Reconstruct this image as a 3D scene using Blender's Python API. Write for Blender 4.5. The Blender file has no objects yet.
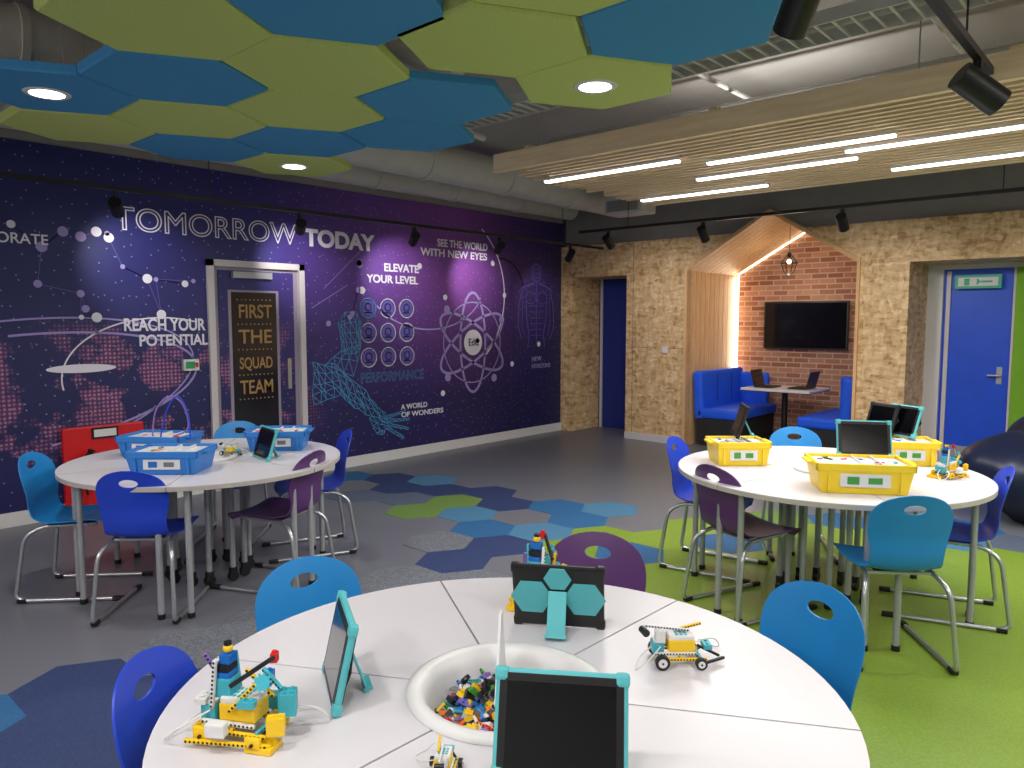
import bpy, bmesh, math, random
from mathutils import Vector, Matrix, Euler
random.seed(7)
SC=bpy.context.scene
SC.view_settings.view_transform='Standard'
SC.view_settings.exposure=-0.12

# ------------------------------------------------------------------ materials
def lin(c):
    c=c/255.
    return c/12.92 if c<=.04045 else ((c+.055)/1.055)**2.4
def rgb(r,g,b): return (lin(r),lin(g),lin(b),1)
def newmat(name):
    m=bpy.data.materials.new(name);m.use_nodes=True
    nt=m.node_tree;return m,nt,nt.nodes["Principled BSDF"]
def mat(name,col,rough=.5,metal=0,emit=0,var=.06,scale=6,bump=0,spec=None,coat=0):
    m,nt,p=newmat(name)
    p.inputs["Roughness"].default_value=rough;p.inputs["Metallic"].default_value=metal
    if spec is not None:p.inputs["Specular IOR Level"].default_value=spec
    if coat:p.inputs["Coat Weight"].default_value=coat
    c=rgb(*col)
    tc=nt.nodes.new("ShaderNodeTexCoord");n=nt.nodes.new("ShaderNodeTexNoise");n.inputs["Scale"].default_value=scale
    n.inputs["Detail"].default_value=4
    nt.links.new(tc.outputs["Object"],n.inputs["Vector"])
    r=nt.nodes.new("ShaderNodeValToRGB")
    r.color_ramp.elements[0].position=.3;r.color_ramp.elements[1].position=.7
    r.color_ramp.elements[0].color=tuple(v*(1-var) for v in c[:3])+(1,)
    r.color_ramp.elements[1].color=tuple(min(1,v*(1+var)) for v in c[:3])+(1,)
    nt.links.new(n.outputs["Fac"],r.inputs["Fac"]);nt.links.new(r.outputs["Color"],p.inputs["Base Color"])
    if emit:
        p.inputs["Emission Color"].default_value=c;p.inputs["Emission Strength"].default_value=emit
        try: m.cycles.emission_sampling='NONE'
        except Exception: pass
    if bump:
        b=nt.nodes.new("ShaderNodeBump");b.inputs["Strength"].default_value=bump;b.inputs["Distance"].default_value=.01
        nt.links.new(n.outputs["Fac"],b.inputs["Height"]);nt.links.new(b.outputs["Normal"],p.inputs["Normal"])
    return m
def N(nt,t,**k):
    n=nt.nodes.new(t)
    for a,b in k.items(): setattr(n,a,b)
    return n
def math_(nt,op,a,b=None,clamp=False):
    n=N(nt,"ShaderNodeMath",operation=op);n.use_clamp=clamp
    for i,v in enumerate((a,b)):
        if v is None: continue
        if isinstance(v,(int,float)): n.inputs[i].default_value=v
        else: nt.links.new(v,n.inputs[i])
    return n.outputs[0]
def mix_(nt,f,a,b):
    n=N(nt,"ShaderNodeMix",data_type='RGBA')
    for i,v in ((0,f),(6,a),(7,b)):
        if isinstance(v,(int,float,tuple)): n.inputs[i].default_value=v
        else: nt.links.new(v,n.inputs[i])
    return n.outputs[2]
def ramp_(nt,f,els):
    r=N(nt,"ShaderNodeValToRGB");cr=r.color_ramp
    while len(cr.elements)<len(els): cr.elements.new(.5)
    for e,(p,c) in zip(cr.elements,els): e.position=p;e.color=c
    nt.links.new(f,r.inputs["Fac"]);return r.outputs["Color"]

def mural_mat():
    m,nt,p=newmat("mural_print")
    p.inputs["Roughness"].default_value=.5
    g=N(nt,"ShaderNodeTexCoord");s=N(nt,"ShaderNodeSeparateXYZ");nt.links.new(g.outputs["Object"],s.inputs[0])
    y,z=s.outputs[1],s.outputs[2]
    cb=N(nt,"ShaderNodeCombineXYZ");nt.links.new(y,cb.inputs[0]);nt.links.new(z,cb.inputs[1])
    V=cb.outputs[0]
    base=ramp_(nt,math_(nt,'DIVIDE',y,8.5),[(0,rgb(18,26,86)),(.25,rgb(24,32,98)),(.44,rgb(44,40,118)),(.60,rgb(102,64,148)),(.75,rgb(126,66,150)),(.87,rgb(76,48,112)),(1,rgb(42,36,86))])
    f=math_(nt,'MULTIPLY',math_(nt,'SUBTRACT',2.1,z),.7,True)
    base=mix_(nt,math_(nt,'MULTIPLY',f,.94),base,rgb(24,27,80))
    n=N(nt,"ShaderNodeTexNoise");n.inputs["Scale"].default_value=.9;n.inputs["Detail"].default_value=5
    nt.links.new(V,n.inputs["Vector"])
    base=mix_(nt,math_(nt,'MULTIPLY',math_(nt,'SUBTRACT',n.outputs["Fac"],.48),.7,True),base,rgb(64,52,146))
    n2=N(nt,"ShaderNodeTexNoise");n2.inputs["Scale"].default_value=1.5;n2.inputs["Detail"].default_value=9;n2.inputs["Roughness"].default_value=.66
    nt.links.new(V,n2.inputs["Vector"])
    land=math_(nt,'MULTIPLY',math_(nt,'SUBTRACT',n2.outputs["Fac"],.495),22,True)
    reg=math_(nt,'MULTIPLY',math_(nt,'MULTIPLY',math_(nt,'SUBTRACT',4.5,y),1.2,True),math_(nt,'MULTIPLY',math_(nt,'SUBTRACT',1.6,z),4,True))
    reg=math_(nt,'MULTIPLY',reg,math_(nt,'MULTIPLY',math_(nt,'SUBTRACT',z,.3),3,True))
    v=N(nt,"ShaderNodeTexVoronoi");v.voronoi_dimensions='2D';v.inputs["Scale"].default_value=30;v.inputs["Randomness"].default_value=.12
    nt.links.new(V,v.inputs["Vector"])
    dots=math_(nt,'LESS_THAN',v.outputs["Distance"],.33)
    br=math_(nt,'ADD',math_(nt,'MULTIPLY',n.outputs["Fac"],1.2),.0,True)
    k=math_(nt,'MULTIPLY',math_(nt,'MULTIPLY',math_(nt,'MULTIPLY',land,reg),math_(nt,'ADD',math_(nt,'MULTIPLY',dots,.72),.12)),br)
    base=mix_(nt,k,base,rgb(244,150,186))
    v2=N(nt,"ShaderNodeTexVoronoi");v2.voronoi_dimensions='2D';v2.inputs["Scale"].default_value=9
    nt.links.new(V,v2.inputs["Vector"])
    st=math_(nt,'LESS_THAN',v2.outputs["Distance"],.055)
    base=mix_(nt,math_(nt,'MULTIPLY',st,.45),base,rgb(190,190,240))
    nt.links.new(base,p.inputs["Base Color"])
    return m
def osb_mat():
    m,nt,p=newmat("osb_board");p.inputs["Roughness"].default_value=.6
    g=N(nt,"ShaderNodeTexCoord")
    cols=[]
    for rot,sc in ((.5,(20,20,60)),(-.9,(56,20,22)),(1.3,(34,20,70))):
        mp=N(nt,"ShaderNodeMapping");mp.inputs["Rotation"].default_value=(0,rot,0);mp.inputs["Scale"].default_value=sc
        nt.links.new(g.outputs["Object"],mp.inputs["Vector"])
        v=N(nt,"ShaderNodeTexVoronoi");v.inputs["Scale"].default_value=.5
        nt.links.new(mp.outputs[0],v.inputs["Vector"])
        se=N(nt,"ShaderNodeSeparateColor");nt.links.new(v.outputs["Color"],se.inputs[0]);cols.append(se.outputs[0])
    f=math_(nt,'ADD',math_(nt,'MULTIPLY',cols[0],.4),math_(nt,'ADD',math_(nt,'MULTIPLY',cols[1],.35),math_(nt,'MULTIPLY',cols[2],.25)))
    c=ramp_(nt,f,[(.1,rgb(160,122,80)),(.35,rgb(202,166,120)),(.6,rgb(218,184,138)),(.88,rgb(236,208,166))])
    nt.links.new(c,p.inputs["Base Color"])
    return m
def brick_mat():
    m,nt,p=newmat("old_brick");p.inputs["Roughness"].default_value=.85
    g=N(nt,"ShaderNodeTexCoord");s=N(nt,"ShaderNodeSeparateXYZ");nt.links.new(g.outputs["Object"],s.inputs[0])
    c=N(nt,"ShaderNodeCombineXYZ");nt.links.new(s.outputs[0],c.inputs[0]);nt.links.new(s.outputs[2],c.inputs[1])
    b=N(nt,"ShaderNodeTexBrick");nt.links.new(c.outputs[0],b.inputs["Vector"])
    b.inputs["Scale"].default_value=1;b.inputs["Brick Width"].default_value=.2;b.inputs["Row Height"].default_value=.068
    b.inputs["Mortar Size"].default_value=.008
    b.inputs["Color1"].default_value=rgb(140,80,60);b.inputs["Color2"].default_value=rgb(192,144,116);b.inputs["Mortar"].default_value=rgb(192,174,158)
    n=N(nt,"ShaderNodeTexNoise");n.inputs["Scale"].default_value=12;n.inputs["Detail"].default_value=5
    nt.links.new(g.outputs["Object"],n.inputs["Vector"])
    col=mix_(nt,math_(nt,'MULTIPLY',n.outputs["Fac"],.45),b.outputs["Color"],rgb(146,104,84))
    nt.links.new(col,p.inputs["Base Color"])
    bp=N(nt,"ShaderNodeBump");bp.inputs["Strength"].default_value=.5;bp.inputs["Distance"].default_value=.01;bp.invert=True
    nt.links.new(b.outputs["Fac"],bp.inputs["Height"]);nt.links.new(bp.outputs["Normal"],p.inputs["Normal"])
    return m
def wood_mat(name,c1,c2,sc=(3,40,40)):
    m,nt,p=newmat(name);p.inputs["Roughness"].default_value=.55
    g=N(nt,"ShaderNodeTexCoord");mp=N(nt,"ShaderNodeMapping");mp.inputs["Scale"].default_value=sc
    nt.links.new(g.outputs["Object"],mp.inputs["Vector"])
    n=N(nt,"ShaderNodeTexNoise");n.inputs["Scale"].default_value=1;n.inputs["Detail"].default_value=6
    nt.links.new(mp.outputs[0],n.inputs["Vector"])
    nt.links.new(ramp_(nt,n.outputs["Fac"],[(.3,rgb(*c1)),(.7,rgb(*c2))]),p.inputs["Base Color"])
    return m
def speck_mat(name,a,b,rough=.9,scale=160):
    m,nt,p=newmat(name);p.inputs["Roughness"].default_value=rough
    g=N(nt,"ShaderNodeTexCoord");n=N(nt,"ShaderNodeTexNoise");n.inputs["Scale"].default_value=scale;n.inputs["Detail"].default_value=2
    nt.links.new(g.outputs["Object"],n.inputs["Vector"])
    nt.links.new(ramp_(nt,n.outputs["Fac"],[(.4,rgb(*a)),(.6,rgb(*b))]),p.inputs["Base Color"])
    return m

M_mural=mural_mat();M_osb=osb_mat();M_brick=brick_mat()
M_pine=wood_mat("pine_timber",(222,192,154),(238,214,180))
M_pinev=wood_mat("pine_timber_rib",(206,160,110),(230,190,142),(30,30,3))
M_white=mat("white_laminate",(210,207,214),.3,var=.01)
M_whitep=mat("white_plastic",(218,218,220),.4,var=.02)
M_edge=mat("laminate_edge",(182,176,170),.5)
M_steel=mat("silver_powdercoat",(168,170,176),.4,.35)
M_chrome=mat("chrome_tube",(188,190,196),.28,.8,var=.02)
M_black=mat("black_plastic",(16,16,18),.45)
M_dark=mat("dark_rubber",(30,30,33),.7)
M_lb=mat("light_blue_plastic",(26,132,204),.42,var=.04)
M_rb=mat("royal_blue_plastic",(28,64,196),.42,var=.04)
M_pu=mat("purple_plastic",(86,44,106),.42,var=.04)
M_floor=speck_mat("grey_vinyl",(106,108,117),(114,116,125),.36,120)
M_carpet=speck_mat("grey_carpet",(90,94,104),(112,116,126),.95,70)
M_green=speck_mat("green_vinyl",(118,146,48),(128,156,58),.4,90)
M_tgreen=speck_mat("green_floor_tile",(96,126,58),(108,138,70),.6,90)
M_tblue=speck_mat("blue_floor_tile",(36,90,138),(46,100,148),.6,120)
M_tnavy=speck_mat("navy_floor_tile",(40,54,96),(48,64,108),.6,120)
M_tteal=speck_mat("pale_blue_floor_tile",(64,114,148),(76,126,160),.6,120)
M_tgrey=speck_mat("slate_floor_tile",(80,92,112),(90,102,122),.6,120)
M_ceil=mat("ceiling_grey",(164,161,156),.9,var=.08,scale=2)
M_duct=mat("duct_grey",(196,194,190),.65,0)
M_ductw=mat("duct_cream",(222,214,200),.6)
M_wallg=mat("wall_paint_grey",(142,138,136),.8)
M_wallw=mat("wall_paint_white",(214,214,216),.7,var=.02)
M_wallgreen=mat("wall_paint_green",(128,186,40),.7)
M_felt_g=speck_mat("green_acoustic_felt",(182,194,108),(200,212,126),.95,220)
M_felt_b=speck_mat("blue_acoustic_felt",(58,134,188),(72,150,206),.95,220)
M_bluedoor=mat("blue_door_paint",(16,80,220),.4)
M_navydoor=mat("navy_door_paint",(20,46,136),.4)
M_led=mat("led_diffuser",(255,250,240),.4,emit=7,var=0)
M_ledw=mat("warm_led_strip",(255,236,200),.4,emit=6,var=0)
M_lens=mat("downlight_lens",(255,246,230),.4,emit=10,var=0)
M_screen=mat("black_glass",(6,6,10),.12,var=0,coat=.3)
M_teal=mat("teal_silicone",(84,180,188),.5)
M_glass=mat("dark_door_glass",(34,32,40),.12,var=0)
M_frame=mat("pale_door_frame",(206,200,204),.4,var=.02)
M_doorin=mat("door_lining_grey",(150,140,160),.4,var=.02)
M_red=mat("red_enamel",(206,24,30),.4)
M_yel=mat("yellow_plastic",(240,208,40),.4,var=.03)
M_binblue=mat("blue_bin_plastic",(44,120,200),.4,var=.03)
M_seat=mat("blue_upholstery",(16,86,226),.6)
M_bean=mat("navy_leatherette",(26,34,62),.35,var=.1)
M_mw=mat("mural_white_ink",(230,226,240),.5,var=.02)
M_ml=mat("mural_lilac_ink",(160,144,208),.5,var=.05)
M_mc=mat("mural_cyan_ink",(82,166,218),.5,var=.05)
M_md=mat("mural_dim_ink",(94,84,166),.5,var=.05)
M_mlow=mat("mural_faint_ink",(64,50,120),.5,var=.05)
M_orange=mat("amber_ink",(168,130,76),.5)
M_signg=mat("exit_sign_green",(60,150,120),.5,emit=.25)
LEGO=[mat("brick_red",(200,34,34),.35),mat("brick_yellow",(240,196,24),.35),mat("brick_blue",(24,104,190),.35),
      mat("brick_green",(70,150,60),.35),mat("brick_white",(220,220,220),.35),mat("brick_black",(25,25,28),.35),
      mat("brick_orange",(230,120,36),.35),mat("brick_turquoise",(64,172,190),.35),mat("brick_magenta",(206,70,140),.35),mat("brick_lilac",(134,100,180),.35)]
M_bgrey=mat("brick_grey",(110,114,120),.4)

# ------------------------------------------------------------------ mesh builder
class B:
    def __init__(s):
        s.v=[];s.f=[];s.mi=[];s.sm=[];s.mats=[];s.M=Matrix.Identity(4)
    def mid(s,m):
        if m not in s.mats:s.mats.append(m)
        return s.mats.index(m)
    def add(s,vs,fs,m,smooth=False):
        o=len(s.v);s.v+=[s.M@Vector(p) for p in vs];i=s.mid(m)
        for f in fs:s.f.append([o+k for k in f]);s.mi.append(i);s.sm.append(smooth)
    def box(s,c,d,m,rot=None,bev=0):
        hx,hy,hz=[q/2 for q in d];R=Matrix.Identity(3)
        if rot: R=Euler(rot).to_matrix()
        C=Vector(c)
        if bev:
            b=min(bev,hx*.9,hy*.9,hz*.9)
            bm=bmesh.new();bmesh.ops.create_cube(bm,size=1)
            for v in bm.verts:v.co=Vector((v.co.x*d[0],v.co.y*d[1],v.co.z*d[2]))
            bmesh.ops.bevel(bm,geom=bm.edges[:],offset=b,segments=2,affect='EDGES',profile=.6)
            bm.verts.index_update()
            s.add([C+R@v.co for v in bm.verts],[[v.index for v in f.verts] for f in bm.faces],m);bm.free();return
        vs=[C+R@Vector((x*hx,y*hy,z*hz)) for x in(-1,1) for y in(-1,1) for z in(-1,1)]
        s.add(vs,[(0,1,3,2),(4,6,7,5),(0,4,5,1),(2,3,7,6),(0,2,6,4),(1,5,7,3)],m)
    def bb(s,x0,x1,y0,y1,z0,z1,m): s.box(((x0+x1)/2,(y0+y1)/2,(z0+z1)/2),(x1-x0,y1-y0,z1-z0),m)
    def prism(s,poly,z0,z1,m,axis='Z',smooth=False):
        n=len(poly)
        def mk(p,h):
            return (p[0],p[1],h) if axis=='Z' else ((p[0],h,p[1]) if axis=='Y' else (h,p[0],p[1]))
        vs=[mk(p,z0) for p in poly]+[mk(p,z1) for p in poly]
        s.add(vs,[list(range(n))[::-1],list(range(n,2*n))],m)
        s.add(vs,[(i,(i+1)%n,n+(i+1)%n,n+i) for i in range(n)],m,smooth)
    def frus(s,c,z0,z1,d0,d1,m):
        vs=[]
        for z,d in((z0,d0),(z1,d1)):
            vs+=[(c[0]+a*d[0]/2,c[1]+b*d[1]/2,z) for a,b in((-1,-1),(1,-1),(1,1),(-1,1))]
        s.add(vs,[(3,2,1,0),(4,5,6,7),(0,1,5,4),(1,2,6,5),(2,3,7,6),(3,0,4,7)],m)
    def tube(s,pts,r,m,n=10,r2=None,closed=False):
        pts=[Vector(p) for p in pts];rings=[];up=None;K=len(pts)
        for i,p in enumerate(pts):
            if closed: t=(pts[(i+1)%K]-pts[i-1])
            elif i==0:t=pts[1]-p
            elif i==K-1:t=p-pts[i-1]
            else:t=(pts[i+1]-p).normalized()+(p-pts[i-1]).normalized()
            t.normalize()
            if up is None:
                up=Vector((0,0,1)) if abs(t.z)<.9 else Vector((1,0,0))
            up=(up-t*up.dot(t)).normalized();w=t.cross(up)
            rr=r if r2 is None else r+(r2-r)*i/(K-1)
            rings.append([p+(up*math.cos(2*math.pi*k/n)+w*math.sin(2*math.pi*k/n))*rr for k in range(n)])
        vs=[q for R in rings for q in R];fs=[]
        for i in range(K if closed else K-1):
            j=(i+1)%K
            for k in range(n):fs.append((i*n+k,i*n+(k+1)%n,j*n+(k+1)%n,j*n+k))
        s.add(vs,fs,m,True)
        if not closed:
            s.add(rings[0],[list(range(n))],m);s.add(rings[-1],[list(range(n))[::-1]],m)
    def cyl(s,a,b,r,m,n=16,r2=None): s.tube([a,b],r,m,n,r2)
    def lathe(s,prof,m,n=40,c=(0,0,0)):
        vs=[];K=len(prof)
        for k in range(n):
            a=2*math.pi*k/n
            vs+=[(c[0]+r*math.cos(a),c[1]+r*math.sin(a),c[2]+z) for r,z in prof]
        fs=[]
        for k in range(n):
            q=(k+1)%n
            for i in range(K-1):fs.append((k*K+i,q*K+i,q*K+i+1,k*K+i+1))
        s.add(vs,fs,m,True)
    def sphere(s,c,r,m,n=12,sc=(1,1,1)):
        prof=[(r*math.cos(a),r*math.sin(a)) for a in [(-.5+i/n)*math.pi for i in range(n+1)]]
        vs=[];N2=n*2
        for k in range(N2):
            a=2*math.pi*k/N2
            vs+=[(c[0]+q*math.cos(a)*sc[0],c[1]+q*math.sin(a)*sc[1],c[2]+z*sc[2]) for q,z in prof]
        K=len(prof);fs=[]
        for k in range(N2):
            q=(k+1)%N2
            for i in range(K-1):fs.append((k*K+i,q*K+i,q*K+i+1,k*K+i+1))
        s.add(vs,fs,m,True)
    def mesh(s,name):
        me=bpy.data.meshes.new(name);me.from_pydata([tuple(p) for p in s.v],[],s.f)
        for m in s.mats:me.materials.append(m)
        me.polygons.foreach_set("material_index",s.mi);me.polygons.foreach_set("use_smooth",s.sm)
        bm=bmesh.new();bm.from_mesh(me);bmesh.ops.recalc_face_normals(bm,faces=bm.faces[:]);bm.to_mesh(me);bm.free()
        me.update();return me
    def out(s,name,loc=(0,0,0),rz=0,rot=None,parent=None):
        return put(s.mesh(name),name,loc,rz,rot,parent)
def put(me,name,loc=(0,0,0),rz=0,rot=None,parent=None):
    o=bpy.data.objects.new(name,me);bpy.context.collection.objects.link(o)
    o.location=loc;o.rotation_euler=rot if rot else (0,0,rz)
    if parent:o.parent=parent
    return o
def empty(name,loc=(0,0,0)):
    o=bpy.data.objects.new(name,None);bpy.context.collection.objects.link(o);o.location=loc;o.empty_display_size=.1;return o
def fillet(pts,r,n=5):
    pts=[Vector(p) for p in pts];o=[pts[0]]
    for i in range(1,len(pts)-1):
        a,b,c=pts[i-1],pts[i],pts[i+1];d1=(a-b);d2=(c-b)
        q=min(r,d1.length*.49,d2.length*.49);p1=b+d1.normalized()*q;p2=b+d2.normalized()*q
        for k in range(n+1):
            t=k/n;o.append(p1*(1-t)**2+b*2*t*(1-t)+p2*t*t)
    o.append(pts[-1]);return o
def hexpts(cx,cy,r,rot=0): return [(cx+r*math.cos(rot+i*math.pi/3),cy+r*math.sin(rot+i*math.pi/3)) for i in range(6)]
def lamp(kind,name,energy,parent,loc,rot=(0,0,0),col=(1,.97,.94),**k):
    l=bpy.data.lights.new(name,kind);l.energy=energy;l.color=col
    for a,v in k.items(): setattr(l,a,v)
    q=bpy.data.objects.new("lamp",l);bpy.context.collection.objects.link(q);q.location=loc;q.rotation_euler=rot;q.parent=parent
    return q

# ------------------------------------------------------------------ room shell
XL,YB,XR,YF,ZC=-6.6,8.4,3.5,-3.0,3.35
b=B();b.bb(XL-.2,XR,YF,10.2,-.1,0,M_floor);b.out("floor")
b=B();b.bb(XL-.2,XR,YF,10.2,ZC,ZC+.1,M_ceil);b.out("ceiling")
b=B()
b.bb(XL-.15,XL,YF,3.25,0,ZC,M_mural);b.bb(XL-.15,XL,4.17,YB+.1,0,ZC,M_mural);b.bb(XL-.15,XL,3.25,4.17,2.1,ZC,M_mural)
b.out("wall_left")
b=B();b.bb(XL,XL+.05,YF,YB-.01,2.93,ZC-.01,M_wallg);b.out("trim_1")
b=B();b.bb(XR,XR+.1,YF,10.2,0,ZC,M_wallw);b.out("wall_right")
b=B();b.bb(XL-.15,XR,YF-.1,YF,0,ZC,M_wallw);b.out("wall_front")
O1=(-6.41,-5.50);NI=(-4.60,-2.60);O2=(-2.10,-.85);HT=2.60;HD=2.17;APX,APZ,EZ=-3.58,2.80,2.2
b=B();y0,y1=YB,YB+.1
b.bb(XL,O1[0],y0,y1,0,HT,M_osb);b.bb(O1[0],O1[1],y0,y1,HD,HT,M_osb);b.bb(O1[1],NI[0],y0,y1,0,HT,M_osb)
b.bb(NI[1],O2[0],y0,y1,0,HT,M_osb);b.bb(O2[0],O2[1],y0,y1,HD,HT,M_osb);b.bb(O2[1],XR,y0,y1,0,HT,M_osb)
tx=(HT-EZ)/(APZ-EZ)
xl_=NI[0]+(APX-NI[0])*tx;xr_=NI[1]+(APX-NI[1])*tx
b.prism([(NI[0],EZ),(xl_,HT),(NI[0],HT)],y0,y1,M_osb,'Y')
b.prism([(NI[1],EZ),(xr_,HT),(NI[1],HT)],y0,y1,M_osb,'Y')
for x in (-5.40,-.4,.82): b.bb(x,x+.004,y0-.001,y0,0,HT,M_dark)
for z_ in (1.22,): b.bb(O1[1],NI[0],y0-.001,y0,z_,z_+.004,M_dark)
b.bb(O1[0]-.02,O1[0],y1,9.07,0,HD,M_osb);b.bb(O1[1],O1[1]+.02,y1,9.07,0,HD,M_osb);b.bb(O1[0],O1[1],y1,9.07,HD,HD+.02,M_osb)
b.bb(O2[0]-.02,O2[0],y1,9.15,0,HD,M_osb);b.bb(O2[0],O2[1],y1,9.15,HD,HD+.02,M_osb)
b.out("wall_back")
b=B();ya,yb=y0+.101,y0+.25
b.bb(XL,xl_-.06,ya,yb,HT,ZC,M_wallg);b.bb(xr_+.06,XR,ya,yb,HT,ZC,M_wallg)
b.prism([(xl_-.06,HT),(APX,APZ+.05),(xr_+.06,HT),(xr_+.06,ZC),(xl_-.06,ZC)],ya,yb,M_wallg,'Y')
b.bb(XL,XR,y0+1.65,y0+1.75,0,ZC,M_wallg)
b.out("wall_bulkhead")
b=B();b.bb(O1[0],O1[1],9.07,9.12,0,HD,M_navydoor);b.bb(O1[0]+.03,O1[0]+.07,9.05,9.07,0,HD,M_frame)
b.cyl((O1[1]-.1,9.0,1.0),(O1[1]-.25,9.0,1.0),.012,M_chrome)
b.out("door_1")
b=B()
b.bb(O2[0],-1.95,9.15,9.22,0,2.3,M_wallw);b.bb(-1.95,-1.31,9.2,9.26,0,2.12,M_bluedoor)
b.bb(-1.95,O2[1],9.15,9.22,2.12,2.3,M_wallw);b.bb(-1.31,-1.29,9.15,9.22,0,2.12,M_frame)
b.bb(-1.29,O2[1],9.16,9.2,0,2.12,M_wallgreen)
b.bb(-1.92,-1.88,9.17,9.2,.02,2.1,M_frame)
b.cyl((-1.38,9.15,1.0),(-1.50,9.15,1.0),.012,M_chrome);b.cyl((-1.40,9.15,1.0),(-1.40,9.2,1.0),.01,M_chrome);b.box((-1.40,9.195,1.0),(.05,.01,.18),M_steel)
b.box((-1.60,9.195,.12),(.54,.01,.2),M_steel)
b.out("door_2")
b=B();b.box((0,0,0),(.42,.03,.14),M_signg);b.box((0,-.016,0),(.36,.004,.09),M_whitep)
b.box((-.1,-.02,0),(.05,.004,.07),M_signg);b.box((.08,-.02,0),(.1,.004,.02),M_signg)
b.prism([(-.01,.035),(.03,0),(-.01,-.035)],-.022,-.018,M_signg,'Y')
b.out("exit_sign",(-1.62,9.12,1.98))
# mural door
b=B();X=XL
for a in ((3.21,3.27,0,2.13),(4.15,4.21,0,2.13),(3.21,4.21,2.07,2.13)):
    b.bb(X-.1,X+.035,a[0],a[1],a[2],a[3],M_frame)
b.bb(X-.06,X-.01,3.27,4.15,0,2.07,M_doorin)
b.bb(X-.01,X-.004,3.32,4.10,.01,2.04,M_mural)
b.bb(X-.006,X+.004,3.41,3.93,.12,1.86,M_doorin);b.bb(X,X+.008,3.44,3.90,.15,1.84,M_glass)
b.bb(X,X+.03,4.0,4.04,.9,1.2,M_chrome);b.bb(X,X+.04,3.45,3.85,1.97,2.03,M_steel)
for zz in (1.77,1.54,1.30,1.06,.83):
    for k in range(9): b.box((X+.009,3.50+.042*k,zz),(.002,.012,.012),M_orange)
door=b.out("door_3")
b=B()
b.bb(XL,XL+.018,YF,3.19,0,.11,M_wallw);b.bb(XL,XL+.018,4.23,YB,0,.11,M_wallw);b.out("baseboard_left")
b=B();b.bb(O1[1],NI[0],YB-.015,YB,0,.09,M_frame);b.bb(NI[1],O2[0],YB-.015,YB,0,.09,M_frame);b.out("baseboard_back")

# ------------------------------------------------------------------ text helper
def text(body,name,loc,rot,width,height,m,parent,outline=0,bold=0):
    cu=bpy.data.curves.new(name,"FONT");cu.body=body;cu.size=1;cu.materials.append(m);cu.offset=bold
    if outline: cu.fill_mode='NONE';cu.bevel_depth=outline
    else: cu.extrude=.002
    o=bpy.data.objects.new(name,cu);bpy.context.collection.objects.link(o)
    bpy.context.view_layer.update()
    w=max(o.dimensions.x,.01);h=max(o.dimensions.y,.01)
    o.scale=(width/w,height/h,.02 if outline else 1);o.location=loc;o.rotation_euler=rot;o.parent=parent
    return o
RL=(math.pi/2,0,math.pi/2)
mg=empty("mural_graphics",(0,0,0))
def mt(body,y,z,w,h,m=M_mw,outline=0,bold=.0):
    text(body,"lettering_"+body.lower().replace(" ","_"),(XL+.006,y,z),RL,w,h,m,mg,outline,bold)
mt("TOMORROW",2.44,2.33,1.72,.20,M_mw,outline=.019)
mt("TODAY",4.24,2.33,.88,.18,bold=.04)
mt("COLLABORATE",1.2,2.16,.75,.08,bold=.01);mt("REACH YOUR",2.48,1.49,.70,.11,bold=.025);mt("POTENTIAL",2.60,1.36,.60,.1,bold=.025)
mt("ELEVATE",5.23,2.12,.5,.09,bold=.025);mt("YOUR LEVEL",5.0,1.99,.73,.09,bold=.025)
mt("SEE THE WORLD",6.03,2.45,.85,.09,bold=.02);mt("WITH NEW EYES",5.77,2.33,1.11,.09,bold=.02)
mt("A WORLD",5.45,.56,.4,.06,bold=.02);mt("OF WONDERS",5.45,.47,.65,.06,bold=.02)
mt("PERFORMANCE",4.89,.90,.9,.11,M_mc,outline=.012)
mt("NEW",7.75,1.02,.2,.06,M_ml);mt("HORIZONS",7.75,.92,.4,.06,M_ml)
g=B();XW=XL+.004
def seg2(y0,z0,y1,z1,w,m):
    d=Vector((y1-y0,z1-z0));n=Vector((-d.y,d.x)).normalized()*w/2
    g.add([(XW,y0+n.x,z0+n.y),(XW,y1+n.x,z1+n.y),(XW,y1-n.x,z1-n.y),(XW,y0-n.x,z0-n.y)],[(0,1,2,3)],m)
def ell2(cy,cz,a,b_,rot,w,m,t0=0,t1=2*math.pi,n=48):
    P=[]
    for i in range(n+1):
        t=t0+(t1-t0)*i/n;x=a*math.cos(t);y=b_*math.sin(t)
        P.append((cy+x*math.cos(rot)-y*math.sin(rot),cz+x*math.sin(rot)+y*math.cos(rot)))
    for i in range(n):seg2(*P[i],*P[i+1],w,m)
def disc2(cy,cz,r,m,dx=.002):
    g.add([(XW+dx,cy+r*math.cos(t*math.pi/12),cz+r*math.sin(t*math.pi/12)) for t in range(24)],[list(range(24))],m)
for k in range(3): ell2(6.62,1.30,.62,.22,math.pi/2+k*math.pi/3,.034,M_ml)
ell2(6.62,1.30,.50,.5,0,.016,M_ml);disc2(6.62,1.30,.16,M_mw);ell2(6.62,1.3,.13,.13,0,.02,M_mural);text("EdC","badge",(XW+.008,6.53,1.26),RL,.18,.09,M_black,mg)
for a_ in (.5,2.4,3.9,5.4): disc2(6.62+.6*math.cos(a_),1.3+.6*math.sin(a_),.05,M_ml)
ell2(6.2,1.9,1.0,1.0,0,.018,M_mw,-.9,.95)
ell2(5.9,2.02,.9,.55,0,.018,M_ml,-2.6,-.3)
for (y_,z_) in ((6.98,2.3),(6.7,1.32),(7.2,1.9),(6.1,.7),(7.35,1.0),(7.9,1.25),(5.75,2.2),(6.15,1.85)): disc2(y_,z_,.035,M_mw)
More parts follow.
